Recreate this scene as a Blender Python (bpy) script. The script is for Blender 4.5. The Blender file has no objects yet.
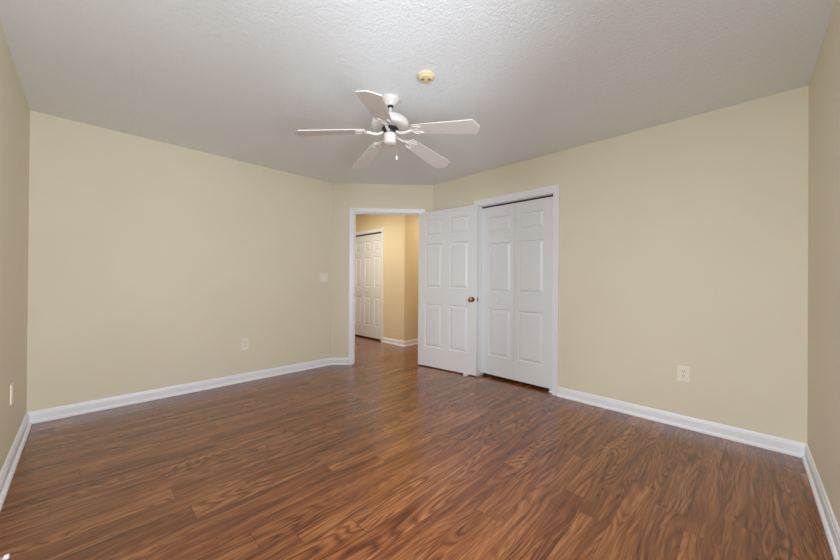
import bpy, bmesh, math, random
from mathutils import Vector, Matrix

random.seed(4)
SC = bpy.context.scene
COL = SC.collection

# ------------------------------------------------------------------ room measures (metres)
H = 2.44
W, D = 3.634, 4.260            # closet wall x = W, switch wall y = D
PA = Vector((2.641, 4.260))    # angled doorway wall runs PA -> PB
PB = Vector((3.634, 3.331))
TH = 0.12
CT = (PB - PA).normalized()                # along the angled wall
CN = Vector((CT.y, -CT.x))                 # into the room
CLEN = (PB - PA).length

# ------------------------------------------------------------------ camera
cam_d = bpy.data.cameras.new('camera')
cam = bpy.data.objects.new('camera', cam_d)
COL.objects.link(cam)
R = Vector((0.70197, -0.71217, 0.00794)); 
FW = Vector((math.sin(0.7920838593) * math.cos(0.0031165), math.cos(0.7920838593) * math.cos(0.0031165), math.sin(0.0031165)))
r0 = Vector((math.cos(0.7920838593), -math.sin(0.7920838593), 0)); u0 = r0.cross(FW)
ro = -0.00794125
R = math.cos(ro) * r0 - math.sin(ro) * u0
U = math.cos(ro) * u0 + math.sin(ro) * r0
m = Matrix.Identity(4)
for i in range(3):
    m[i][0], m[i][1], m[i][2] = R[i], U[i], -FW[i]
m[0][3], m[1][3], m[2][3] = 0.31056, 0.28755, 1.14065
cam.matrix_world = m
cam_d.sensor_width = 36.0
cam_d.lens = 36.0 * 330.637 / 840.0
cam_d.shift_x = 0.0
cam_d.shift_y = -0.6 / 840.0
cam_d.clip_start = 0.01
SC.camera = cam

# ------------------------------------------------------------------ daylight, hall lamp, added passage fill, exposure
world = bpy.data.worlds.new('sky')
SC.world = world
world.use_nodes = True
wn = world.node_tree.nodes
wn['Background'].inputs[0].default_value = (0.72, 0.82, 1.0, 1)
wn['Background'].inputs[1].default_value = 0.5

def area_light(name, loc, target, sx, sy, power, color):
    d = bpy.data.lights.new(name, 'AREA')
    d.shape = 'RECTANGLE'; d.size = sx; d.size_y = sy
    d.energy = power; d.color = color
    o = bpy.data.objects.new(name, d); COL.objects.link(o)
    o.location = loc
    o.rotation_euler = (Vector(target) - Vector(loc)).to_track_quat('-Z', 'Y').to_euler()
    return o

WIN_L = (0.15, 1.35, 0.55, 2.10)     # y0, y1, z0, z1 on wall x = 0, behind the viewer
WIN_N = (0.15, 1.35, 0.55, 2.10)     # x0, x1, z0, z1 on wall y = 0, behind the viewer
DAY = (0.965, 1.0, 1.065)
area_light('daylight_left_sky', (-1.0, 0.75, 2.2), (0, 0.75, 1.3), 1.6, 1.5, 120, DAY)
area_light('daylight_left', (-0.35, 0.75, 1.32), (1, 0.75, 1.32), 1.2, 1.6, 36, DAY)
area_light('daylight_near', (0.75, -0.35, 1.32), (0.75, 1, 1.32), 1.2, 1.6, 86, DAY)
area_light('daylight_near_sky', (0.75, -1.0, 2.2), (0.75, 0, 1.3), 1.6, 1.5, 34, DAY)
area_light('hall_lamp_light', (3.10, 4.95, 2.42), (3.10, 4.95, 0), 0.5, 0.5, 20, (1.0, 0.965, 0.90))
area_light('passage_fill_light', (4.95, 3.95, 2.42), (4.95, 3.95, 0), 0.4, 0.4, 10, (1.0, 0.93, 0.80))  # added fill that brightens the hallway side wall, no known lamp there

vs = SC.view_settings
SC.display_settings.display_device = 'sRGB'
vs.view_transform = 'Standard'; vs.look = 'None'; vs.gamma = 1.0; vs.use_curve_mapping = False
vs.exposure = -0.07
cy = SC.cycles
cy.use_denoising = True; cy.denoising_prefilter = 'NONE'
cy.max_bounces = 10; cy.diffuse_bounces = 8; cy.glossy_bounces = 4; cy.transparent_max_bounces = 8
cy.sample_clamp_indirect = 6.0
cy.caustics_reflective = False; cy.caustics_refractive = False

# ------------------------------------------------------------------ materials
def new_mat(name):
    mt = bpy.data.materials.new(name); mt.use_nodes = True
    nt = mt.node_tree
    return mt, nt, nt.nodes['Principled BSDF']

def N(nt, typ, **kw):
    n = nt.nodes.new(typ)
    for k, v in kw.items():
        setattr(n, k, v)
    return n

def math_n(nt, op, a, b=None, c=None):
    n = nt.nodes.new('ShaderNodeMath'); n.operation = op
    for i, v in enumerate((a, b, c)):
        if v is None: continue
        if isinstance(v, (int, float)): n.inputs[i].default_value = v
        else: nt.links.new(v, n.inputs[i])
    return n.outputs[0]

def noise(nt, vec, scale, detail=3.0, rough=0.5, dist=0.0):
    n = nt.nodes.new('ShaderNodeTexNoise')
    n.inputs['Scale'].default_value = scale; n.inputs['Detail'].default_value = detail
    n.inputs['Roughness'].default_value = rough; n.inputs['Distortion'].default_value = dist
    nt.links.new(vec, n.inputs['Vector'])
    return n.outputs['Fac']

def vmul(nt, vec, xyz):
    n = nt.nodes.new('ShaderNodeVectorMath'); n.operation = 'MULTIPLY'
    nt.links.new(vec, n.inputs[0]); n.inputs[1].default_value = xyz
    return n.outputs[0]

def mix_rgb(nt, fac, a, b, mode='MIX'):
    n = nt.nodes.new('ShaderNodeMix'); n.data_type = 'RGBA'; n.blend_type = mode
    for sock, v in ((n.inputs[0], fac), (n.inputs[6], a), (n.inputs[7], b)):
        if isinstance(v, (int, float)): sock.default_value = v
        elif isinstance(v, tuple): sock.default_value = (*v, 1) if len(v) == 3 else v
        else: nt.links.new(v, sock)
    return n.outputs[2]

def ramp(nt, fac, stops):
    n = nt.nodes.new('ShaderNodeValToRGB')
    e = n.color_ramp.elements
    while len(e) < len(stops): e.new(0.5)
    for el, (p, c) in zip(e, stops):
        el.position = p; el.color = (*c, 1) if len(c) == 3 else c
    nt.links.new(fac, n.inputs[0])
    return n.outputs[0]

def bump(nt, bsdf, height, strength, dist):
    b = nt.nodes.new('ShaderNodeBump')
    b.inputs['Strength'].default_value = strength; b.inputs['Distance'].default_value = dist
    nt.links.new(height, b.inputs['Height']); nt.links.new(b.outputs[0], bsdf.inputs['Normal'])

def world_pos(nt):
    return nt.nodes.new('ShaderNodeNewGeometry').outputs['Position']

def obj_pos(nt):
    return nt.nodes.new('ShaderNodeTexCoord').outputs['Object']

def paint(name, col, rough=0.5, bscale=220, bstr=0.06, var=0.03, spec=0.5):
    mt, nt, b = new_mat(name)
    p = obj_pos(nt)
    n = noise(nt, p, 1.6, 3)
    dark = tuple(c * (1 - var) for c in col); light = tuple(min(1, c * (1 + var)) for c in col)
    nt.links.new(ramp(nt, n, [(0.3, dark), (0.7, light)]), b.inputs['Base Color'])
    b.inputs['Roughness'].default_value = rough
    b.inputs['Specular IOR Level'].default_value = spec
    if bstr: bump(nt, b, noise(nt, p, bscale, 2), bstr, 0.002)
    return mt

M_WALL = paint('beige_wall_paint', (0.745, 0.695, 0.550), 0.7, 180, 0.10, 0.015, 0.25)
M_HALL = paint('yellow_hall_paint', (0.755, 0.64, 0.42), 0.7, 180, 0.10, 0.015, 0.25)
M_TRIM = paint('white_trim_paint', (0.82, 0.85, 0.885), 0.35, 90, 0.02, 0.01)
M_DOOR = paint('white_door_paint', (0.775, 0.80, 0.815), 0.38, 120, 0.03, 0.01)
M_FAN = paint('white_fan_enamel', (0.73, 0.715, 0.68), 0.4, 60, 0.0, 0.01)
M_BLADE = paint('white_blade_laminate', (0.70, 0.68, 0.645), 0.5, 60, 0.02, 0.01)
M_DARK = paint('dark_metal', (0.012, 0.012, 0.013), 0.45, 60, 0.0, 0.02)
M_CREAM = paint('aged_cream_plastic', (0.80, 0.67, 0.40), 0.45, 60, 0.0, 0.02)
M_AMBER = paint('amber_grille', (0.38, 0.24, 0.07), 0.5, 60, 0.0, 0.02)
M_PLATE = paint('ivory_plastic', (0.85, 0.81, 0.71), 0.35, 60, 0.0, 0.01)
M_SLOT = paint('slot_black', (0.05, 0.045, 0.04), 0.6, 60, 0.0, 0.01)
M_RUBBER = paint('white_rubber', (0.82, 0.82, 0.80), 0.5, 60, 0.0, 0.01)
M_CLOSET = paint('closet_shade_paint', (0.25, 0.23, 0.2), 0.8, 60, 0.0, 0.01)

def metal(name, col, rough):
    mt, nt, b = new_mat(name)
    n = noise(nt, obj_pos(nt), 40, 2)
    nt.links.new(ramp(nt, n, [(0.3, tuple(c * .85 for c in col)), (0.7, col)]), b.inputs['Base Color'])
    b.inputs['Metallic'].default_value = 1.0; b.inputs['Roughness'].default_value = rough
    return mt
M_BRASS = metal('aged_brass', (0.40, 0.27, 0.11), 0.24)
M_STEEL = metal('steel', (0.55, 0.55, 0.56), 0.3)

def ceiling_mat():
    mt, nt, b = new_mat('textured_ceiling_white')
    p = world_pos(nt)
    b.inputs['Roughness'].default_value = 0.9
    b.inputs['Specular IOR Level'].default_value = 0.1
    n1 = noise(nt, p, 80, 3, 0.6, 0.5)
    n2 = noise(nt, p, 38, 2, 0.5, 0.8)
    h = math_n(nt, 'ADD', n1, math_n(nt, 'MULTIPLY', n2, 0.7))
    nt.links.new(ramp(nt, noise(nt, p, 0.9, 2), [(0.3, (0.825, 0.87, 0.90)), (0.7, (0.845, 0.89, 0.92))]), b.inputs['Base Color'])
    bump(nt, b, h, 0.46, 0.011)
    return mt
M_CEIL = ceiling_mat()

def floor_mat():
    mt, nt, b = new_mat('walnut_laminate_planks')
    L = nt.links
    p = world_pos(nt)
    sep = N(nt, 'ShaderNodeSeparateXYZ'); L.new(p, sep.inputs[0])
    x, y = sep.outputs[0], sep.outputs[1]
    PW, PL = 0.127, 1.215
    yr = math_n(nt, 'DIVIDE', math_n(nt, 'ADD', y, 0.02), PW)
    row = math_n(nt, 'FLOOR', yr)
    fy = math_n(nt, 'FRACT', yr)
    w1 = N(nt, 'ShaderNodeTexWhiteNoise', noise_dimensions='1D'); L.new(row, w1.inputs['W'])
    xr = math_n(nt, 'ADD', math_n(nt, 'DIVIDE', x, PL), math_n(nt, 'MULTIPLY', w1.outputs['Value'], 9.0))
    colm = math_n(nt, 'FLOOR', xr)
    fx = math_n(nt, 'FRACT', xr)
    idv = N(nt, 'ShaderNodeCombineXYZ'); L.new(row, idv.inputs[0]); L.new(colm, idv.inputs[1])
    w3 = N(nt, 'ShaderNodeTexWhiteNoise', noise_dimensions='3D'); L.new(idv.outputs[0], w3.inputs['Vector'])
    off = N(nt, 'ShaderNodeVectorMath', operation='MULTIPLY_ADD')
    L.new(w3.outputs['Color'], off.inputs[0]); off.inputs[1].default_value = (31, 23, 17); L.new(p, off.inputs[2])
    g = off.outputs[0]
    # gentle waviness of the grain along the plank
    wob = noise(nt, vmul(nt, g, (2.2, 5.0, 1)), 1.0, 2)
    gs = N(nt, 'ShaderNodeSeparateXYZ'); L.new(g, gs.inputs[0])
    gy = math_n(nt, 'ADD', gs.outputs[1], math_n(nt, 'MULTIPLY', wob, 0.10))
    gc = N(nt, 'ShaderNodeCombineXYZ'); L.new(gs.outputs[0], gc.inputs[0]); L.new(gy, gc.inputs[1]); L.new(gs.outputs[2], gc.inputs[2])
    g2 = gc.outputs[0]
    fine = noise(nt, vmul(nt, g2, (5.0, 170, 1)), 1.0, 4, 0.7)
    mid = noise(nt, vmul(nt, g2, (1.5, 44, 1)), 1.0, 4, 0.62, 0.3)
    broad = noise(nt, vmul(nt, g2, (1.2, 11, 1)), 1.0, 3, 0.55, 0.3)
    # contour figure: thin dark growth lines, pointed along the plank
    fig = noise(nt, vmul(nt, g, (0.85, 6.0, 1)), 1.0, 1.6, 0.40, 0.15)
    ring = math_n(nt, 'SINE', math_n(nt, 'MULTIPLY', fig, 165.0))
    ring = math_n(nt, 'POWER', math_n(nt, 'MULTIPLY_ADD', ring, 0.5, 0.5), 0.45)
    ringm = ramp(nt, noise(nt, vmul(nt, g, (0.9, 4.0, 1)), 1.0, 1), [(0.44, (0.22, 0.22, 0.22)), (0.60, (1, 1, 1))])
    dash = noise(nt, vmul(nt, g2, (4.5, 120, 1)), 1.0, 2, 0.5)
    dashm = ramp(nt, dash, [(0.60, (0, 0, 0)), (0.68, (1, 1, 1))])
    def dev(v, k, acc): return math_n(nt, 'MULTIPLY_ADD', math_n(nt, 'SUBTRACT', v, 0.5), k, acc)
    t = dev(fine, 0.50, 0.53)
    t = dev(mid, 0.72, t)
    t = dev(broad, 0.46, t)
    rr = math_n(nt, 'MULTIPLY', math_n(nt, 'SUBTRACT', ring, 0.65), ringm)
    t = math_n(nt, 'MULTIPLY_ADD', rr, 0.25, t)
    t = dev(w3.outputs['Value'], 0.10, t)
    base = ramp(nt, t, [(0.24, (0.056, 0.0145, 0.0048)), (0.40, (0.130, 0.0375, 0.0112)), (0.53, (0.208, 0.0685, 0.0205)),
                        (0.66, (0.305, 0.116, 0.039)), (0.82, (0.44, 0.195, 0.072))])
    base = mix_rgb(nt, math_n(nt, 'MULTIPLY', dashm, 0.42), base, (0.045, 0.017, 0.008))
    # dark mineral streaks and small knots
    st = noise(nt, vmul(nt, g2, (2.6, 30, 1)), 1.0, 3, 0.6, 0.8)
    stm = ramp(nt, st, [(0.62, (0, 0, 0)), (0.72, (1, 1, 1))])
    base = mix_rgb(nt, math_n(nt, 'MULTIPLY', stm, 0.62), base, (0.035, 0.014, 0.008))
    kn = noise(nt, vmul(nt, g, (7, 16, 1)), 1.0, 2, 0.5, 0.6)
    knm = ramp(nt, kn, [(0.72, (0, 0, 0)), (0.78, (1, 1, 1))])
    base = mix_rgb(nt, math_n(nt, 'MULTIPLY', knm, 0.7), base, (0.025, 0.011, 0.007))
    # seams
    ey = math_n(nt, 'MULTIPLY', math_n(nt, 'MINIMUM', fy, math_n(nt, 'SUBTRACT', 1.0, fy)), PW)
    ex = math_n(nt, 'MULTIPLY', math_n(nt, 'MINIMUM', fx, math_n(nt, 'SUBTRACT', 1.0, fx)), PL)
    e = math_n(nt, 'MINIMUM', ey, ex)
    seam = math_n(nt, 'LESS_THAN', e, 0.0011)
    base = mix_rgb(nt, math_n(nt, 'MULTIPLY', seam, 0.65), base, (0.02, 0.009, 0.006))
    L.new(base, b.inputs['Base Color'])
    b.inputs['Roughness'].default_value = 0.36
    rg = ramp(nt, fine, [(0.3, (0.25,) * 3), (0.7, (0.19,) * 3)])
    L.new(rg, b.inputs['Roughness'])
    b.inputs['IOR'].default_value = 1.45
    b.inputs['Coat Weight'].default_value = 0.42; b.inputs['Coat Roughness'].default_value = 0.24; b.inputs['Coat IOR'].default_value = 1.5
    hgt = math_n(nt, 'SUBTRACT', math_n(nt, 'MULTIPLY', fine, 0.4), seam)
    bump(nt, b, hgt, 0.12, 0.001)
    return mt
M_FLOOR = floor_mat()

def glass_mat():
    mt = bpy.data.materials.new('window_glass'); mt.use_nodes = True
    nt = mt.node_tree; nt.nodes.clear()
    out = N(nt, 'ShaderNodeOutputMaterial'); mx = N(nt, 'ShaderNodeMixShader')
    tr = N(nt, 'ShaderNodeBsdfTransparent'); gl = N(nt, 'ShaderNodeBsdfGlossy')
    gl.inputs['Roughness'].default_value = 0.02
    fr = N(nt, 'ShaderNodeFresnel'); fr.inputs[0].default_value = 1.3
    nt.links.new(fr.outputs[0], mx.inputs[0]); nt.links.new(tr.outputs[0], mx.inputs[1]); nt.links.new(gl.outputs[0], mx.inputs[2])
    nt.links.new(mx.outputs[0], out.inputs[0])
    return mt
M_GLASS = glass_mat()

# ------------------------------------------------------------------ mesh helpers
def link(name, bm, mat, parent=None, smooth=False, bevel=0.0, seg=2):
    if bevel:
        es = [e for e in bm.edges if len(e.link_faces) == 2 and e.calc_face_angle(0) > 0.6]
        bmesh.ops.bevel(bm, geom=es, offset=bevel, segments=seg, profile=0.5, affect='EDGES', clamp_overlap=True)
    bmesh.ops.recalc_face_normals(bm, faces=bm.faces[:])
    me = bpy.data.meshes.new(name); bm.to_mesh(me); bm.free()
    me.materials.append(mat)
    if smooth:
        for p in me.polygons: p.use_smooth = True
        try: me.set_sharp_from_angle(angle=math.radians(40))
        except Exception: pass
    o = bpy.data.objects.new(name, me); COL.objects.link(o)
    if parent: o.parent = parent
    return o

def tag(o, label, cat, kind=None, group=None):
    o['label'] = label; o['category'] = cat
    if kind: o['kind'] = kind
    if group: o['group'] = group
    return o

def empty(name, loc=(0, 0, 0), rz=0.0):
    o = bpy.data.objects.new(name, None); COL.objects.link(o)
    o.empty_display_size = 0.1
    o.location = loc; o.rotation_euler = (0, 0, rz)
    return o

def box(bm, lo, hi, mat=None):
    vs_ = []
    for z in (lo[2], hi[2]):
        for (px, py) in ((lo[0], lo[1]), (hi[0], lo[1]), (hi[0], hi[1]), (lo[0], hi[1])):
            v = Vector((px, py, z)); vs_.append(bm.verts.new(mat @ v if mat else v))
    a = vs_
    for f in ((0, 3, 2, 1), (4, 5, 6, 7), (0, 1, 5, 4), (1, 2, 6, 5), (2, 3, 7, 6), (3, 0, 4, 7)):
        bm.faces.new([a[i] for i in f])
    return bm

def lathe(bm, prof, n=40, mat=None):
    rings = []
    for r, z in prof:
        if r < 1e-6:
            v = Vector((0, 0, z)); rings.append([bm.verts.new(mat @ v if mat else v)])
        else:
            rg = []
            for k in range(n):
                a = 2 * math.pi * k / n
                v = Vector((r * math.cos(a), r * math.sin(a), z)); rg.append(bm.verts.new(mat @ v if mat else v))
            rings.append(rg)
    for a, b in zip(rings, rings[1:]):
        if len(a) == 1 and len(b) == 1: continue
        for k in range(n):
            k2 = (k + 1) % n
            if len(a) == 1: bm.faces.new((a[0], b[k], b[k2]))
            elif len(b) == 1: bm.faces.new((a[k], a[k2], b[0]))
            else: bm.faces.new((a[k], a[k2], b[k2], b[k]))
    for rg in (rings[0], rings[-1]):
        if len(rg) > 2: bm.faces.new(rg)
    return bm

def tube(bm, pts, rad, n=8):
    pts = [Vector(p) for p in pts]
    rads = rad if isinstance(rad, (list, tuple)) else [rad] * len(pts)
    rings = []; up = None
    for i, p in enumerate(pts):
        t = (pts[min(i + 1, len(pts) - 1)] - pts[max(i - 1, 0)]).normalized()
        if up is None:
            up = Vector((0, 0, 1)) if abs(t.z) < 0.9 else Vector((1, 0, 0))
        a = (up - t * up.dot(t)).normalized(); c = t.cross(a); up = a
        rings.append([bm.verts.new(p + rads[i] * (a * math.cos(2 * math.pi * k / n) + c * math.sin(2 * math.pi * k / n))) for k in range(n)])
    for r1, r2 in zip(rings, rings[1:]):
        for k in range(n):
            bm.faces.new((r1[k], r1[(k + 1) % n], r2[(k + 1) % n], r2[k]))
    bm.faces.new(rings[0]); bm.faces.new(rings[-1])
    return bm

def smooth_path(pts, sub=6):
    pts = [Vector(p) for p in pts]; out = []
    for i in range(len(pts) - 1):
        p0, p1, p2, p3 = pts[max(i - 1, 0)], pts[i], pts[i + 1], pts[min(i + 2, len(pts) - 1)]
        for k in range(sub):
            t = k / sub
            out.append(0.5 * ((2 * p1) + (p2 - p0) * t + (2 * p0 - 5 * p1 + 4 * p2 - p3) * t * t + (3 * p1 - p0 - 3 * p2 + p3) * t ** 3))
    out.append(pts[-1]); return out

def V3(v2, z): return Vector((v2.x, v2.y, z))

def wall_grid(name, p, q, front_n, e0, e1, openings, mat, h0=0.0, h1=H):
    """wall face from p to q (2-D), front_n towards the room, TH deep, ends mitred by e0/e1 on the back"""
    p, q, n = Vector(p), Vector(q), Vector(front_n)
    ln = (q - p).length; t = (q - p) / ln
    ss = sorted({0.0, ln, *[o[0] for o in openings], *[o[1] for o in openings]})
    zs = sorted({h0, h1, *[o[2] for o in openings if o[2] > h0], *[o[3] for o in openings]})
    bm = bmesh.new(); vf, vb = {}, {}
    def gv(i, j, back):
        d = vb if back else vf
        if (i, j) not in d:
            s = ss[i]
            if back: s += (-e0 if i == 0 else (e1 if i == len(ss) - 1 else 0)); pt = p + t * s - n * TH
            else: pt = p + t * s
            d[(i, j)] = bm.verts.new(V3(pt, zs[j]))
        return d[(i, j)]
    def solid(i, j):
        if i < 0 or j < 0 or i >= len(ss) - 1 or j >= len(zs) - 1: return False
        sm, zm = (ss[i] + ss[i + 1]) / 2, (zs[j] + zs[j + 1]) / 2
        return not any(o[0] < sm < o[1] and o[2] < zm < o[3] for o in openings)
    for i in range(len(ss) - 1):
        for j in range(len(zs) - 1):
            if not solid(i, j): continue
            c = ((i, j), (i + 1, j), (i + 1, j + 1), (i, j + 1))
            bm.faces.new([gv(a, b, 0) for a, b in c]); bm.faces.new([gv(a, b, 1) for a, b in reversed(c)])
            for (da, db), (k0, k1) in (((0, -1), (0, 1)), ((1, 0), (1, 2)), ((0, 1), (2, 3)), ((-1, 0), (3, 0))):
                if not solid(i + da, j + db):
                    a0, a1 = c[k0], c[k1]
                    bm.faces.new((gv(*a0, 0), gv(*a0, 1), gv(*a1, 1), gv(*a1, 0)))
    o = link(name, bm, mat)
    o['kind'] = 'structure'
    return o

def mitre(d0, d1):
    """half-angle factor for an inside corner between successive wall directions"""
    ang = d0.angle(d1)
    return math.tan(ang / 2)

BASE_PROF = [(0, 0), (.0258, 0), (.0258, .010), (.0225, .0155), (.0195, .0195), (.0145, .021), (.0135, .023), (.0135, .064),
             (.0125, .071), (.0095, .076), (.0085, .083), (.0065, .089), (.0035, .093), (0, .0935)]
def baseboard(name, p, q, n, k0, k1, label, kd=1.0):
    """k0/k1: how far the ends move along the wall per metre of depth (mitre)"""
    p, q, n = Vector(p), Vector(q), Vector(n); t = (q - p).normalized()
    bm = bmesh.new(); a, b = [], []
    for d, z in BASE_PROF:
        d *= kd
        a.append(bm.verts.new(V3(p + t * (d * k0) + n * d, z)))
        b.append(bm.verts.new(V3(q - t * (d * k1) + n * d, z)))
    m_ = len(a)
    for i in range(m_): bm.faces.new((a[i], a[(i + 1) % m_], b[(i + 1) % m_], b[i]))
    bm.faces.new(a); bm.faces.new(b)
    return tag(link(name, bm, M_TRIM), label, 'baseboard', 'structure')

def frame_mat(origin2, t2, n2):
    """local (s, d, z) -> world: s along the wall, d out of its face"""
    mm = Matrix.Identity(4)
    mm[0][0], mm[1][0] = t2.x, t2.y
    mm[0][1], mm[1][1] = n2.x, n2.y
    mm[0][3], mm[1][3] = origin2[0], origin2[1]
    return mm

CASE_PROF = [(0, 0), (0, .009), (.004, .0115), (.010, .0125), (.020, .0135), (.034, .0165), (.044, .0185), (.053, .0185), (.057, .016), (.057, 0)]
def casing(name, M, sL, sR, top, width, label, parent=None, head=None):
    bm = bmesh.new(); rows = []
    k = width / .057; kh = (head or width) / .057
    for u, d in CASE_PROF:
        h = u * kh; u *= k
        rows.append([bm.verts.new(M @ Vector(v)) for v in ((sL - u, d, 0), (sL - u, d, top + h), (sR + u, d, top + h), (sR + u, d, 0))])
    m_ = len(rows)
    for i in range(m_):
        r1, r2 = rows[i], rows[(i + 1) % m_]
        for j in range(3): bm.faces.new((r1[j], r1[j + 1], r2[j + 1], r2[j]))
    bm.faces.new([r[0] for r in rows]); bm.faces.new([r[3] for r in rows])
    o = link(name, bm, M_TRIM, parent)
    if not parent: tag(o, label, 'door trim', 'structure')
    return o

def jamb(name, M, sL, sR, top, thick, d0, d1, parent=None, stop=None):
    """three-sided lining inside an opening; clear opening sL..sR, top"""
    bm = bmesh.new()
    box(bm, (sL - thick, d0, 0), (sL, d1, top + thick), M)
    box(bm, (sR, d0, 0), (sR + thick, d1, top + thick), M)
    box(bm, (sL, d0, top), (sR, d1, top + thick), M)
    if stop:
        a, b_, w_ = stop
        box(bm, (sL, a, 0), (sL + w_, b_, top), M); box(bm, (sR - w_, a, 0), (sR, b_, top), M)
        box(bm, (sL + w_, a, top - w_), (sR - w_, b_, top), M)
    return link(name, bm, M_TRIM, parent)

def panel_leaf(bm, w, h, th, xcols, zrows, M):
    """slab x 0..w, y 0..th (front face y = 0), z 0..h, raised panels on both faces"""
    xs = sorted({0, w, *[a for c in xcols for a in c]}); zs = sorted({0, h, *[a for c in zrows for a in c]})
    cache = {}
    def gv(x, y, z):
        key = (round(x, 5), round(y, 5), round(z, 5))
        if key not in cache: cache[key] = bm.verts.new(M @ Vector((x, y, z)))
        return cache[key]
    for face_y, sgn in ((0.0, 1), (th, -1)):
        for i in range(len(xs) - 1):
            for j in range(len(zs) - 1):
                x0, x1, z0, z1 = xs[i], xs[i + 1], zs[j], zs[j + 1]
                if (x0, x1) in xcols and (z0, z1) in zrows:
                    prev = [gv(x, face_y, z) for x, z in ((x0, z0), (x1, z0), (x1, z1), (x0, z1))]
                    for ins, dep in ((.002, .005), (.007, .0125), (.013, .0125), (.018, .0105), (.040, .0015)):
                        cur = [gv(x, face_y + sgn * dep, z) for x, z in ((x0 + ins, z0 + ins), (x1 - ins, z0 + ins), (x1 - ins, z1 - ins), (x0 + ins, z1 - ins))]
                        for k in range(4): bm.faces.new((prev[k], prev[(k + 1) % 4], cur[(k + 1) % 4], cur[k]))
                        prev = cur
                    bm.faces.new(prev)
                else:
                    bm.faces.new([gv(x, face_y, z) for x, z in ((x0, z0), (x1, z0), (x1, z1), (x0, z1))])
    for i in range(len(xs) - 1):
        for z in (0, h): bm.faces.new((gv(xs[i], 0, z), gv(xs[i + 1], 0, z), gv(xs[i + 1], th, z), gv(xs[i], th, z)))
    for j in range(len(zs) - 1):
        for x in (0, w): bm.faces.new((gv(x, 0, zs[j]), gv(x, 0, zs[j + 1]), gv(x, th, zs[j + 1]), gv(x, th, zs[j])))
    return bm


# ------------------------------------------------------------------ floor and ceiling
bm = bmesh.new(); box(bm, (-0.12, -0.12, -0.05), (5.75, 7.15, 0.0))
tag(link('floor', bm, M_FLOOR), 'reddish brown walnut plank laminate floor of the empty room', 'floor', 'structure')
bm = bmesh.new(); box(bm, (-0.12, -0.12, H), (5.75, 7.15, H + 0.05))
tag(link('ceiling', bm, M_CEIL), 'white ceiling with knobbly sprayed texture', 'ceiling', 'structure')

# ------------------------------------------------------------------ walls of the room
tag(wall_grid('wall_left', (0, 0), (0, D), (1, 0), TH, TH, [WIN_L], M_WALL),
    'narrow strip of beige wall at the left edge, holding one outlet', 'wall')
tag(wall_grid('wall_near', (0, 0), (W, 0), (0, 1), TH, TH, [WIN_N], M_WALL),
    'plain beige wall at the right edge, meeting the closet wall', 'wall')
k45a = mitre(Vector((1, 0)), CT); k45b = mitre(CT, Vector((0, -1)))
tag(wall_grid('wall_back', (0, D), PA, (0, -1), TH, k45a * TH, [], M_WALL),
    'long beige wall with double light switch and outlet', 'wall')
OP0, OP1, OPT = 0.297, 1.197, 2.070          # rough opening in the angled wall
tag(wall_grid('wall_corner', PA, PB, CN, k45a * TH, k45b * TH, [(OP0 - .015, OP1 + .015, -1, OPT + .015)], M_WALL),
    'short angled beige wall around the open doorway', 'wall')
CY0, CY1, CTOP = 1.681, 2.577, 2.034          # clear closet opening on x = W
tag(wall_grid('wall_right', (W, 0), PB, (-1, 0), TH, k45b * TH, [(CY0 - .015, CY1 + .015, -1, CTOP + .015)], M_WALL),
    'wide beige wall holding the closet doors and one outlet', 'wall')

# unseen windows in the left and near walls, placed and sized for their light
def window(name, M, w, z0, z1, label):
    root = empty(name, (0, 0, 0)); tag(root, label, 'window', 'structure')
    bm = bmesh.new(); f = .04
    for lo, hi in (((0, -.10, z0), (f, -.02, z1)), ((w - f, -.10, z0), (w, -.02, z1)), ((f, -.10, z0), (w - f, -.02, z0 + f)),
                   ((f, -.10, z1 - f), (w - f, -.02, z1))):
        box(bm, lo, hi, M)
    link('window_frame', bm, M_TRIM, root)
    bm = bmesh.new(); box(bm, (f, -.058, z0 + f), (w - f, -.054, z1 - f), M)
    link('window_pane', bm, M_GLASS, root)
    bm = bmesh.new(); box(bm, (-.045, -.02, z0 - .022), (w + .045, .030, z0), M)
    link('window_stool', bm, M_TRIM, root)
    bm = bmesh.new(); k = .057
    box(bm, (-k, 0, z0), (0, .016, z1), M); box(bm, (w, 0, z0), (w + k, .016, z1), M); box(bm, (-k, 0, z1), (w + k, .016, z1 + k), M)
    link('window_casing', bm, M_TRIM, root)
window('window_1', frame_mat((0, WIN_L[0]), Vector((0, 1)), Vector((1, 0))), WIN_L[1] - WIN_L[0], WIN_L[2], WIN_L[3],
       'white single window in the left wall, unseen and placed for its light')
window('window_2', frame_mat((WIN_N[0], 0), Vector((1, 0)), Vector((0, 1))), WIN_N[1] - WIN_N[0], WIN_N[2], WIN_N[3],
       'white single window in the near wall, unseen and placed for its light')

# ------------------------------------------------------------------ hallway beyond the doorway
oA = PA + CT * (k45a * TH) * 0 + Vector((k45a * TH, TH))          # outer corner points of the angled wall
oB = PB + Vector((TH, k45b * TH))
HX, HY = 4.180, 4.485
HC0, HC1, HCT = 5.118, 6.338, 2.045           # hall closet opening on x = HX
tag(wall_grid('wall_hall_far', (HX, HY), (HX, 7.0), (-1, 0), 0, 0, [(HC0 - .015 - HY, HC1 + .015 - HY, -1, HCT + .015)], M_HALL),
    'hallway wall painted warm yellow beside the folding closet', 'wall')
tag(wall_grid('wall_hall_side', (HX + TH, HY), (5.60, HY), (0, -1), 0, 0, [], M_HALL),
    'deeper golden hallway wall past the corner, seen in the doorway', 'wall')
tag(wall_grid('wall_hall_end', (5.60, oB.y - TH), (5.60, HY + TH), (-1, 0), 0, 0, [], M_HALL), 'end wall of the side passage off the hallway', 'wall')
tag(wall_grid('wall_hall_return', (oB.x, oB.y), (5.60, oB.y), (0, 1), 0, 0, [], M_HALL), 'passage wall behind the closet, hidden by the open door', 'wall')
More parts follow.
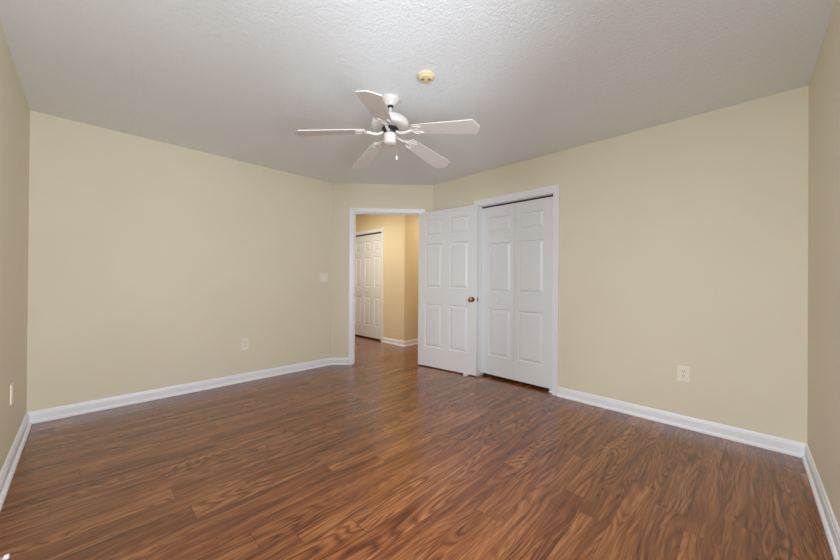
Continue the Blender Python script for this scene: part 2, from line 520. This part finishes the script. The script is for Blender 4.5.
tag(wall_grid('wall_hall_left', (oA.x, oA.y), (oA.x, 7.0), (1, 0), 0, 0, [], M_HALL), 'near side wall of the hallway, hidden behind the switch wall', 'wall')
tag(wall_grid('wall_hall_back', (oA.x - TH, 7.0), (HX + TH, 7.0), (0, -1), 0, 0, [], M_HALL), 'far end wall of the hallway, out of view', 'wall')
def closet_box(name, x0, x1, y0, y1, label):
    bm = bmesh.new(); t = .02
    box(bm, (x1, y0 - t, 0), (x1 + t, y1 + t, H)); box(bm, (x0, y0 - t, 0), (x1, y0, H)); box(bm, (x0, y1, 0), (x1, y1 + t, H))
    return tag(link(name, bm, M_CLOSET), label, 'wall', 'structure')
closet_box('wall_closet', W + TH, 4.30, 1.50, 2.76, 'dark inside of the closet behind the double folding doors')
closet_box('wall_hall_closet', HX + TH, 4.90, 5.00, 6.46, 'dark inside of the hallway closet behind its folding doors')

# ------------------------------------------------------------------ baseboards
ca, cb = k45a, k45b
baseboard('baseboard_left', (0, 0), (0, D), (1, 0), 1, 1, 'white baseboard along the left edge wall', 1.2)
baseboard('baseboard_near', (0, 0), (W, 0), (0, 1), 1, 1, 'white baseboard along the plain right edge wall')
baseboard('baseboard_back', (0, D), PA, (0, -1), 1, ca, 'long white baseboard under the light switch wall')
baseboard('baseboard_corner', PA, PA + CT * (OP0 + .005 - .057 - .0005), CN, ca, 0, 'short white baseboard left of the open doorway')
baseboard('baseboard_right', (W, CY0 - .005 - .058 - .0005), (W, 0), (-1, 0), 0, 1, 'white baseboard from the closet to the right corner')
baseboard('baseboard_closet_side', PB, (W, CY1 + .005 + .058 + .0005), (-1, 0), cb, 0, 'white baseboard hidden behind the open door')
baseboard('baseboard_hall_far', (HX, HC0 - .005 - .0575), (HX, HY), (-1, 0), 0, -1, 'short white baseboard right of the hallway closet')
baseboard('baseboard_hall_side', (HX, HY), (5.60, HY), (0, -1), -1, 1, 'white baseboard round the corner in the side passage')

# ------------------------------------------------------------------ doorway lining, casing and open door
MC = frame_mat(PA, CT, CN)
trim1 = jamb('trim_1', MC, OP0, OP1, OPT - .02, .015, -TH, 0, None, stop=(-.075, -.04, .010))
tag(trim1, 'white door casing and jamb around the angled doorway', 'door trim', 'structure')
casing('door_casing', MC, OP0 - .005, OP1 + .005 - .002, OPT - .02 + .005, .057, '', trim1)
casing('door_casing', frame_mat(PA - CN * TH, CT, -CN), OP0 - .005, OP1 + .005, OPT - .02 + .005, .057, '', trim1)
bm = bmesh.new(); box(bm, (OP0, -.034, .895), (OP0 + .0015, -.006, .955), MC)
sp = link('strike_plate', bm, M_BRASS, trim1); sp['label'] = 'small brass strike plate'

# open six-panel leaf: hinge at the right jamb, swung round towards the closet wall
ha = Vector((3.4725, 3.4370)); hb = Vector((3.5800, 2.5640))      # visible face, hinge end -> free end
dt = (hb - ha).normalized(); dn = Vector((dt.y, -dt.x))            # dn: towards the viewer side
if dn.x > 0: dn = -dn
dw = (hb - ha).length
door = empty('door_1', V3(ha, 0.014)); tag(door, 'open white six panel door with brass knob, swung against the closet wall', 'door', 'structure')
DM = Matrix.Identity(4)
DM[0][0], DM[1][0] = dt.x, dt.y; DM[0][1], DM[1][1] = -dn.x, -dn.y
bm = bmesh.new()
panel_leaf(bm, dw, 2.034, .035, [(.113, .375), (.495, .760)], [(.254, .822), (1.029, 1.608), (1.712, 1.920)], DM)
link('door_panel', bm, M_DOOR, door)
KZ = .915
def knob_at(parent, x, side):
    y0 = 0.0 if side < 0 else .035
    Mk = DM @ Matrix.Translation((x, y0, KZ - .012)) @ Matrix.Rotation(math.pi / 2 if side < 0 else -math.pi / 2, 4, 'X')
    bm = bmesh.new()
    lathe(bm, [(.030, 0), (.0315, .003), (.028, .008), (.016, .011)], 28, Mk)
    ros = link('knob_rose', bm, M_BRASS, parent, True)
    bm = bmesh.new()
    sq = .45 if side > 0 else 1.0
    lathe(bm, [(.011, .009), (.011, .02 * sq + .006), (.016, .026 * sq + .006), (.0245, .033 * sq + .006), (.0275, .042 * sq + .006), (.026, .051 * sq + .006), (.019, .057 * sq + .006), (.0, .059 * sq + .006)], 28, Mk)
    link('door_knob', bm, M_BRASS, parent, True)
knob_at(door, dw - .060, -1)
bm = bmesh.new(); box(bm, (dw, .005, KZ - .012 - .028), (dw + .0015, .030, KZ - .012 + .028), DM)
box(bm, (dw + .0015, .011, KZ - .02), (dw + .010, .024, KZ - .004), DM)
link('latch_plate', bm, M_BRASS, door)
for hz in (.20, 1.02, 1.82):
    bm = bmesh.new()
    lathe(bm, [(.0, hz - .046), (.0055, hz - .044), (.0055, hz + .044), (.0, hz + .046)], 12, DM @ Matrix.Translation((-.002, .040, 0)))
    link('hinge', bm, M_BRASS, door, True)

# ------------------------------------------------------------------ closet with a two-leaf folding door
MR = frame_mat((W, 0), Vector((0, 1)), Vector((-1, 0)))      # s = y, d towards the room
trim2 = jamb('trim_2', MR, CY0, CY1, CTOP, .015, -TH, 0)
tag(trim2, 'white casing and jamb framing the closet doors', 'door trim', 'structure')
casing('door_casing', MR, CY0 - .005, CY1 + .005, CTOP + .005, .058, '', trim2, .069)
bm = bmesh.new(); box(bm, (CY0 + .001, -.100, CTOP - .010), (CY1 - .001, -.066, CTOP), MR)
tr = link('door_track', bm, M_DARK, trim2); tr['label'] = 'dark overhead track of the folding doors'
bm = bmesh.new(); box(bm, (CY0, -.080, 0.0), (CY0 + .055, -.040, .004), MR); box(bm, (CY0, -.080, 0.004), (CY0 + .003, -.064, .030), MR)
box(bm, (CY0 + .010, -.078, .004), (CY0 + .052, -.058, .026), MR)
pb = link('pivot_bracket', bm, M_TRIM, trim2); pb['label'] = 'small pale floor pivot bracket'
closet = empty('door_2', (W, (CY0 + CY1) / 2, 0)); tag(closet, 'closed white folding closet doors with panels and white knob', 'door', 'structure')
def fold_leaf(root, M, s0, s1, d, z0, h, st0, st1, rows, knob_s=None, knob_z=.90):
    """leaf spanning s0..s1 along the wall, front face at depth d"""
    w = s1 - s0
    inv = Matrix.Translation(-Vector(root.location))
    Ml = inv @ M @ Matrix.Translation((s0, d, z0)) @ Matrix.Scale(-1, 4, (0, 1, 0))
    bm = bmesh.new()
    panel_leaf(bm, w, h, .032, [(st0, w - st1)], [(a - z0, b - z0) for a, b in rows], Ml)
    lf = link('folding_leaf', bm, M_DOOR, root)
    if knob_s is not None:
        Mk = inv @ M @ Matrix.Translation((knob_s, d, knob_z)) @ Matrix.Rotation(-math.pi / 2, 4, 'X')
        bm = bmesh.new()
        lathe(bm, [(.008, 0), (.008, .010), (.014, .014), (.017, .020), (.0165, .026), (.011, .030), (0, .031)], 24, Mk)
        link('door_knob', bm, M_DOOR, lf, True)
    return lf
ym = 2.137
CROWS = [(.257, .812), (1.009, 1.587), (1.705, 1.897)]
fold_leaf(closet, MR, CY0 + .003, ym - .0015, -.062, .032, 1.986, .120, .043, CROWS)
fold_leaf(closet, MR, ym + .0015, CY1 - .003, -.062, .032, 1.986, .047, .098, CROWS, 2.338, .900)

# ------------------------------------------------------------------ hallway closet with a four-leaf folding door
MH = frame_mat((HX, 0), Vector((0, 1)), Vector((-1, 0)))
trim3 = jamb('trim_3', MH, HC0, HC1, HCT, .015, -TH, 0)
tag(trim3, 'white casing around the folding closet seen in the hallway', 'door trim', 'structure')
casing('door_casing', MH, HC0 - .005, HC1 + .005, HCT + .005, .057, '', trim3)
bm = bmesh.new(); box(bm, (HC0 + .001, -.055, HCT - .012), (HC1 - .001, -.025, HCT), MH)
tr = link('door_track', bm, M_DARK, trim3); tr['label'] = 'dark overhead track of the folding doors'
hc = empty('door_3', (HX, (HC0 + HC1) / 2, 0)); tag(hc, 'white narrow folding closet doors in the hallway, seen through the doorway', 'door', 'structure')
lw = (HC1 - HC0 - .010) / 4
for i in range(4):
    s0 = HC0 + .005 + i * lw
    fold_leaf(hc, MH, s0 + .0012, s0 + lw - .0012, -.022, .03, 1.990, .058, .058, CROWS, (s0 + lw / 2) if i in (1, 2) else None, .925)

# ------------------------------------------------------------------ ceiling fan
FX, FY = 1.836, 2.104
fan = empty('ceiling_fan', (FX, FY, H)); tag(fan, 'white five blade ceiling fan on a short rod with pull chain', 'ceiling fan')
def fz(z): return z - H
bm = bmesh.new(); lathe(bm, [(0, 0), (.064, 0), (.0655, -.006), (.062, -.016), (.045, -.036), (.034, -.050), (.030, -.055), (.022, -.0555)], 40)
link('canopy', bm, M_FAN, fan, True)
bm = bmesh.new(); lathe(bm, [(0, -.050), (.022, -.052), (.021, -.060), (.014, -.066), (0, -.067)], 24)
link('hanger_ball', bm, M_DARK, fan, True)
bm = bmesh.new(); lathe(bm, [(.0105, -.060), (.0105, fz(2.320))], 20)
link('downrod', bm, M_FAN, fan, True)
bm = bmesh.new(); lathe(bm, [(0, fz(2.322)), (.018, fz(2.322)), (.024, fz(2.318)), (.050, fz(2.313)), (.085, fz(2.304)), (.116, fz(2.288)), (.131, fz(2.272)),
                             (.1355, fz(2.256)), (.1355, fz(2.238)), (.132, fz(2.230)), (.126, fz(2.225)), (.108, fz(2.221)), (.088, fz(2.223)), (.0, fz(2.225))], 56)
link('motor_housing', bm, M_FAN, fan, True)
bm = bmesh.new(); lathe(bm, [(0, fz(2.2245)), (.060, fz(2.2225)), (.060, fz(2.204)), (.050, fz(2.199)), (.046, fz(2.184)), (0, fz(2.184))], 40)
fw_ = link('flywheel', bm, M_DARK, fan, True); fw_['label'] = 'dark metal flywheel'
bm = bmesh.new(); lathe(bm, [(0, fz(2.188)), (.041, fz(2.188)), (.0445, fz(2.184)), (.0445, fz(2.130)), (.042, fz(2.120)), (.035, fz(2.114)), (0, fz(2.112))], 40)
link('switch_housing', bm, M_FAN, fan, True)
bm = bmesh.new()
ch = R.copy(); ch.z = 0; ch.normalize()
cx_, cy_ = ch.x * .046, ch.y * .046
tube(bm, [(ch.x * .042, ch.y * .042, fz(2.150)), (cx_, cy_, fz(2.146)), (ch.x * .048, ch.y * .048, fz(2.12)), (ch.x * .048, ch.y * .048, fz(2.03))], .0012, 6)
pc = link('pull_chain', bm, M_STEEL, fan, True)
bm = bmesh.new(); lathe(bm, [(0, fz(2.032)), (.004, fz(2.030)), (.0065, fz(2.022)), (.0065, fz(2.006)), (.004, fz(2.000)), (0, fz(1.999))], 16, Matrix.Translation((ch.x * .048, ch.y * .048, 0)))
link('chain_pendant', bm, M_RUBBER, pc, True)

def blade_matrix(k, root_r=.18, root_z=2.187, droop=7.7, pitch=10):
    th = math.radians(3 + 72 * k)
    rad = Vector((math.cos(th), math.sin(th), 0)); tan = Vector((-math.sin(th), math.cos(th), 0)); z = Vector((0, 0, 1))
    d, p = math.radians(droop), math.radians(pitch)
    ax = rad * math.cos(d) - z * math.sin(d); up = ax.cross(tan)
    if up.z < 0: up = -up
    ctan = tan * math.cos(p) - up * math.sin(p)
    nn = ax.cross(ctan)
    if nn.z < 0: nn = -nn
    mm = Matrix.Identity(4); O = rad * root_r + z * fz(root_z)
    for i in range(3): mm[i][0], mm[i][1], mm[i][2], mm[i][3] = ax[i], ctan[i], nn[i], O[i]
    return mm
def blade_outline():
    pts = []
    hw0, hw1, x0, x1 = .051, .0740, .006, .440
    n = 10
    for i in range(n + 1):
        t = i / n; pts.append((x0 + (x1 - x0) * t, -(hw0 + (hw1 - hw0) * t ** .8)))
    for i in range(1, 14):                      # bowed tip
        a = -1 + 2 * i / 14
        pts.append((x1 + .034 * (1 - abs(a) ** 1.25), hw1 * a))
    for i in range(n, -1, -1):
        t = i / n; pts.append((x0 + (x1 - x0) * t, hw0 + (hw1 - hw0) * t ** .8))
    for i in range(1, 6):
        a = 1 - 2 * i / 6; pts.append((x0 - .010 * (1 - a * a), hw0 * a))
    return pts
for k in range(5):
    MB = blade_matrix(k)
    bm = bmesh.new(); out = blade_outline()
    lo = [bm.verts.new(MB @ Vector((x, y, -.003))) for x, y in out]; hi = [bm.verts.new(MB @ Vector((x, y, .003))) for x, y in out]
    bm.faces.new(lo); bm.faces.new(hi)
    for i in range(len(out)): bm.faces.new((lo[i], lo[(i + 1) % len(out)], hi[(i + 1) % len(out)], hi[i]))
    link('blade', bm, M_BLADE, fan)
    # scrolled iron
    th = math.radians(3 + 72 * k); rad = Vector((math.cos(th), math.sin(th), 0))
    bm = bmesh.new()
    arm = [rad * .050 + Vector((0, 0, fz(2.196))), rad * .070 + Vector((0, 0, fz(2.184))), rad * .096 + Vector((0, 0, fz(2.177))), rad * .128 + Vector((0, 0, fz(2.177))),
           rad * .150 + Vector((0, 0, fz(2.182))), MB @ Vector((.004, 0, -.006))]
    tube(bm, smooth_path(arm), [.0100] * 31, 8)
    for sg in (-1, 1):
        lp = [(-.016, 0, -.006), (-.004, sg * .022, -.0055), (.016, sg * .038, -.005), (.044, sg * .040, -.005), (.068, sg * .033, -.005)]
        tube(bm, [MB @ p for p in smooth_path(lp)], .0050, 8)
        lp = [(.068, sg * .033, -.005), (.054, sg * .022, -.005), (.032, sg * .018, -.005), (.018, sg * .008, -.005), (.026, 0, -.005), (.042, 0, -.005)]
        tube(bm, [MB @ p for p in smooth_path(lp)], .0045, 8)
        for sx in ((.060, sg * .030),):
            lathe(bm, [(0, -.012), (.006, -.011), (.007, -.007), (.007, -.003), (0, -.003)], 12, MB @ Matrix.Translation((*sx, 0)))
    link('blade_iron', bm, M_FAN, fan, True)

# ------------------------------------------------------------------ smoke detector
sd = empty('smoke_detector', (1.820, 1.738, H)); tag(sd, 'round yellowed cream smoke detector on the white ceiling', 'smoke detector')
bm = bmesh.new(); lathe(bm, [(0, 0), (.055, 0), (.0565, -.003), (.0565, -.009), (.053, -.013), (.045, -.015), (0, -.015)], 40)
link('base_plate', bm, M_CREAM, sd, True)
bm = bmesh.new(); lathe(bm, [(0, -.014), (.045, -.014), (.0455, -.017), (.042, -.022), (.036, -.0240), (0, -.0245)], 40)
link('cover', bm, M_CREAM, sd, True)
for sg in (-1, 1):
    bm = bmesh.new(); lathe(bm, [(0, -.024), (.011, -.024), (.011, -.0258), (.0, -.0258)], 20, Matrix.Translation((ch.x * .021 * sg, ch.y * .021 * sg, 0)))
    v = link('sounder_vent', bm, M_AMBER, sd, True); v['label'] = 'brownish round vent'

# ------------------------------------------------------------------ switch and outlets
def plate(name, M, s, z, w, h, label, cat):
    o = empty(name, M @ Vector((s, 0, z))); tag(o, label, cat)
    inv = Matrix.Translation(-o.location) @ M @ Matrix.Translation((s, 0, z))
    bm = bmesh.new(); box(bm, (-w / 2, 0, -h / 2), (w / 2, .006, h / 2), inv)
    link('cover_plate', bm, M_PLATE, o, bevel=.0025)
    return o, inv
MBk = frame_mat((0, D), Vector((1, 0)), Vector((0, -1)))
MLf = frame_mat((0, 0), Vector((0, 1)), Vector((1, 0)))
o, inv = plate('light_switch', MBk, 2.522, 1.170, .116, .116, 'ivory double toggle light switch on the wall left of the doorway', 'light switch')
for sx in (-.023, .023):
    bm = bmesh.new(); box(bm, (sx - .005, .005, -.012), (sx + .005, .0075, .012), inv)
    box(bm, (sx - .0035, .0065, .000), (sx + .0035, .016, .009), inv)
    link('toggle', bm, M_PLATE, o, bevel=.0008, seg=1)
    for sz in (-.030, .030):
        bm = bmesh.new(); lathe(bm, [(.003, .0055), (.003, .0072), (0, .0074)], 10, inv @ Matrix.Translation((sx, 0, sz)) @ Matrix.Rotation(-math.pi / 2, 4, 'X'))
        link('screw', bm, M_PLATE, o)
def outlet(M, s, z, label):
    o, inv = plate('wall_outlet', M, s, z, .074, .120, label, 'outlet')
    for sz in (-.0195, .0195):
        bm = bmesh.new()
        n = 20; pts = []
        for i in range(n):
            a = 2 * math.pi * i / n
            pts.append((max(-.0165, min(.0165, .019 * math.cos(a))), max(-.0145, min(.0145, .0165 * math.sin(a)))))
        a_ = [bm.verts.new(inv @ Vector((x, .005, sz + zz))) for x, zz in pts]; b_ = [bm.verts.new(inv @ Vector((x, .0078, sz + zz))) for x, zz in pts]
        bm.faces.new(a_); bm.faces.new(b_)
        for i in range(n): bm.faces.new((a_[i], a_[(i + 1) % n], b_[(i + 1) % n], b_[i]))
        rc = link('receptacle', bm, M_PLATE, o)
        bm = bmesh.new()
        box(bm, (-.0085, .0070, sz - .001), (-.0050, .0082, sz + .009), inv); box(bm, (.0050, .0070, sz - .000), (.0085, .0082, sz + .008), inv)
        box(bm, (-.0030, .0070, sz - .0105), (.0030, .0082, sz - .005), inv)
        sl = link('slots', bm, M_SLOT, rc); sl['label'] = 'dark contact slots'
    bm = bmesh.new(); lathe(bm, [(.003, .0055), (.003, .0072), (0, .0074)], 10, inv @ Matrix.Rotation(-math.pi / 2, 4, 'X'))
    link('screw', bm, M_STEEL, o)
outlet(MBk, 1.568, .417, 'ivory wall outlet low on the wall below and left of the light switch')
outlet(MR, .638, .421, 'ivory wall outlet low on the wall right of the closet')
outlet(MLf, 3.470, .432, 'ivory wall outlet at the left edge of the picture, seen nearly edge-on')

# ------------------------------------------------------------------ door stops
# wedge under the free end of the open door
wx = dw - .128
wd = empty('door_wedge', V3(ha + dt * wx + dn * .02, 0), math.atan2(dn.y, dn.x)); tag(wd, 'small white rubber wedge on the floor under the open door', 'doorstop')
bm = bmesh.new()
prof = [(-.075, 0), (.022, 0), (.022, .024), (.016, .027), (-.018, .010), (-.075, .002)]
a_ = [bm.verts.new((x, -.024, z)) for x, z in prof]; b_ = [bm.verts.new((x, .024, z)) for x, z in prof]
bm.faces.new(a_); bm.faces.new(b_)
for i in range(len(prof)): bm.faces.new((a_[i], a_[(i + 1) % len(prof)], b_[(i + 1) % len(prof)], b_[i]))
link('wedge_body', bm, M_RUBBER, wd)

# spring stop screwed into the left baseboard, only its tip in the picture
ds = empty('spring_doorstop', (.0135, 2.335, .0505)); tag(ds, 'white tipped spring doorstop poking out of the left baseboard', 'doorstop')
Mx = Matrix.Rotation(math.pi / 2, 4, 'Y')
bm = bmesh.new(); lathe(bm, [(.011, 0), (.011, .003), (.007, .006), (0, .006)], 20, Mx); link('mounting_base', bm, M_STEEL, ds, True)
bm = bmesh.new(); cp = [(.004 + .084 * i / 168, .0065 * math.cos(i * .75), .0065 * math.sin(i * .75)) for i in range(169)]
tube(bm, cp, .0014, 6); link('spring', bm, M_STEEL, ds, True)
bm = bmesh.new(); lathe(bm, [(0, .084), (.0085, .084), (.010, .0855), (.010, .094), (.0085, .0975), (0, .098)], 20, Mx); link('rubber_tip', bm, M_RUBBER, ds, True)
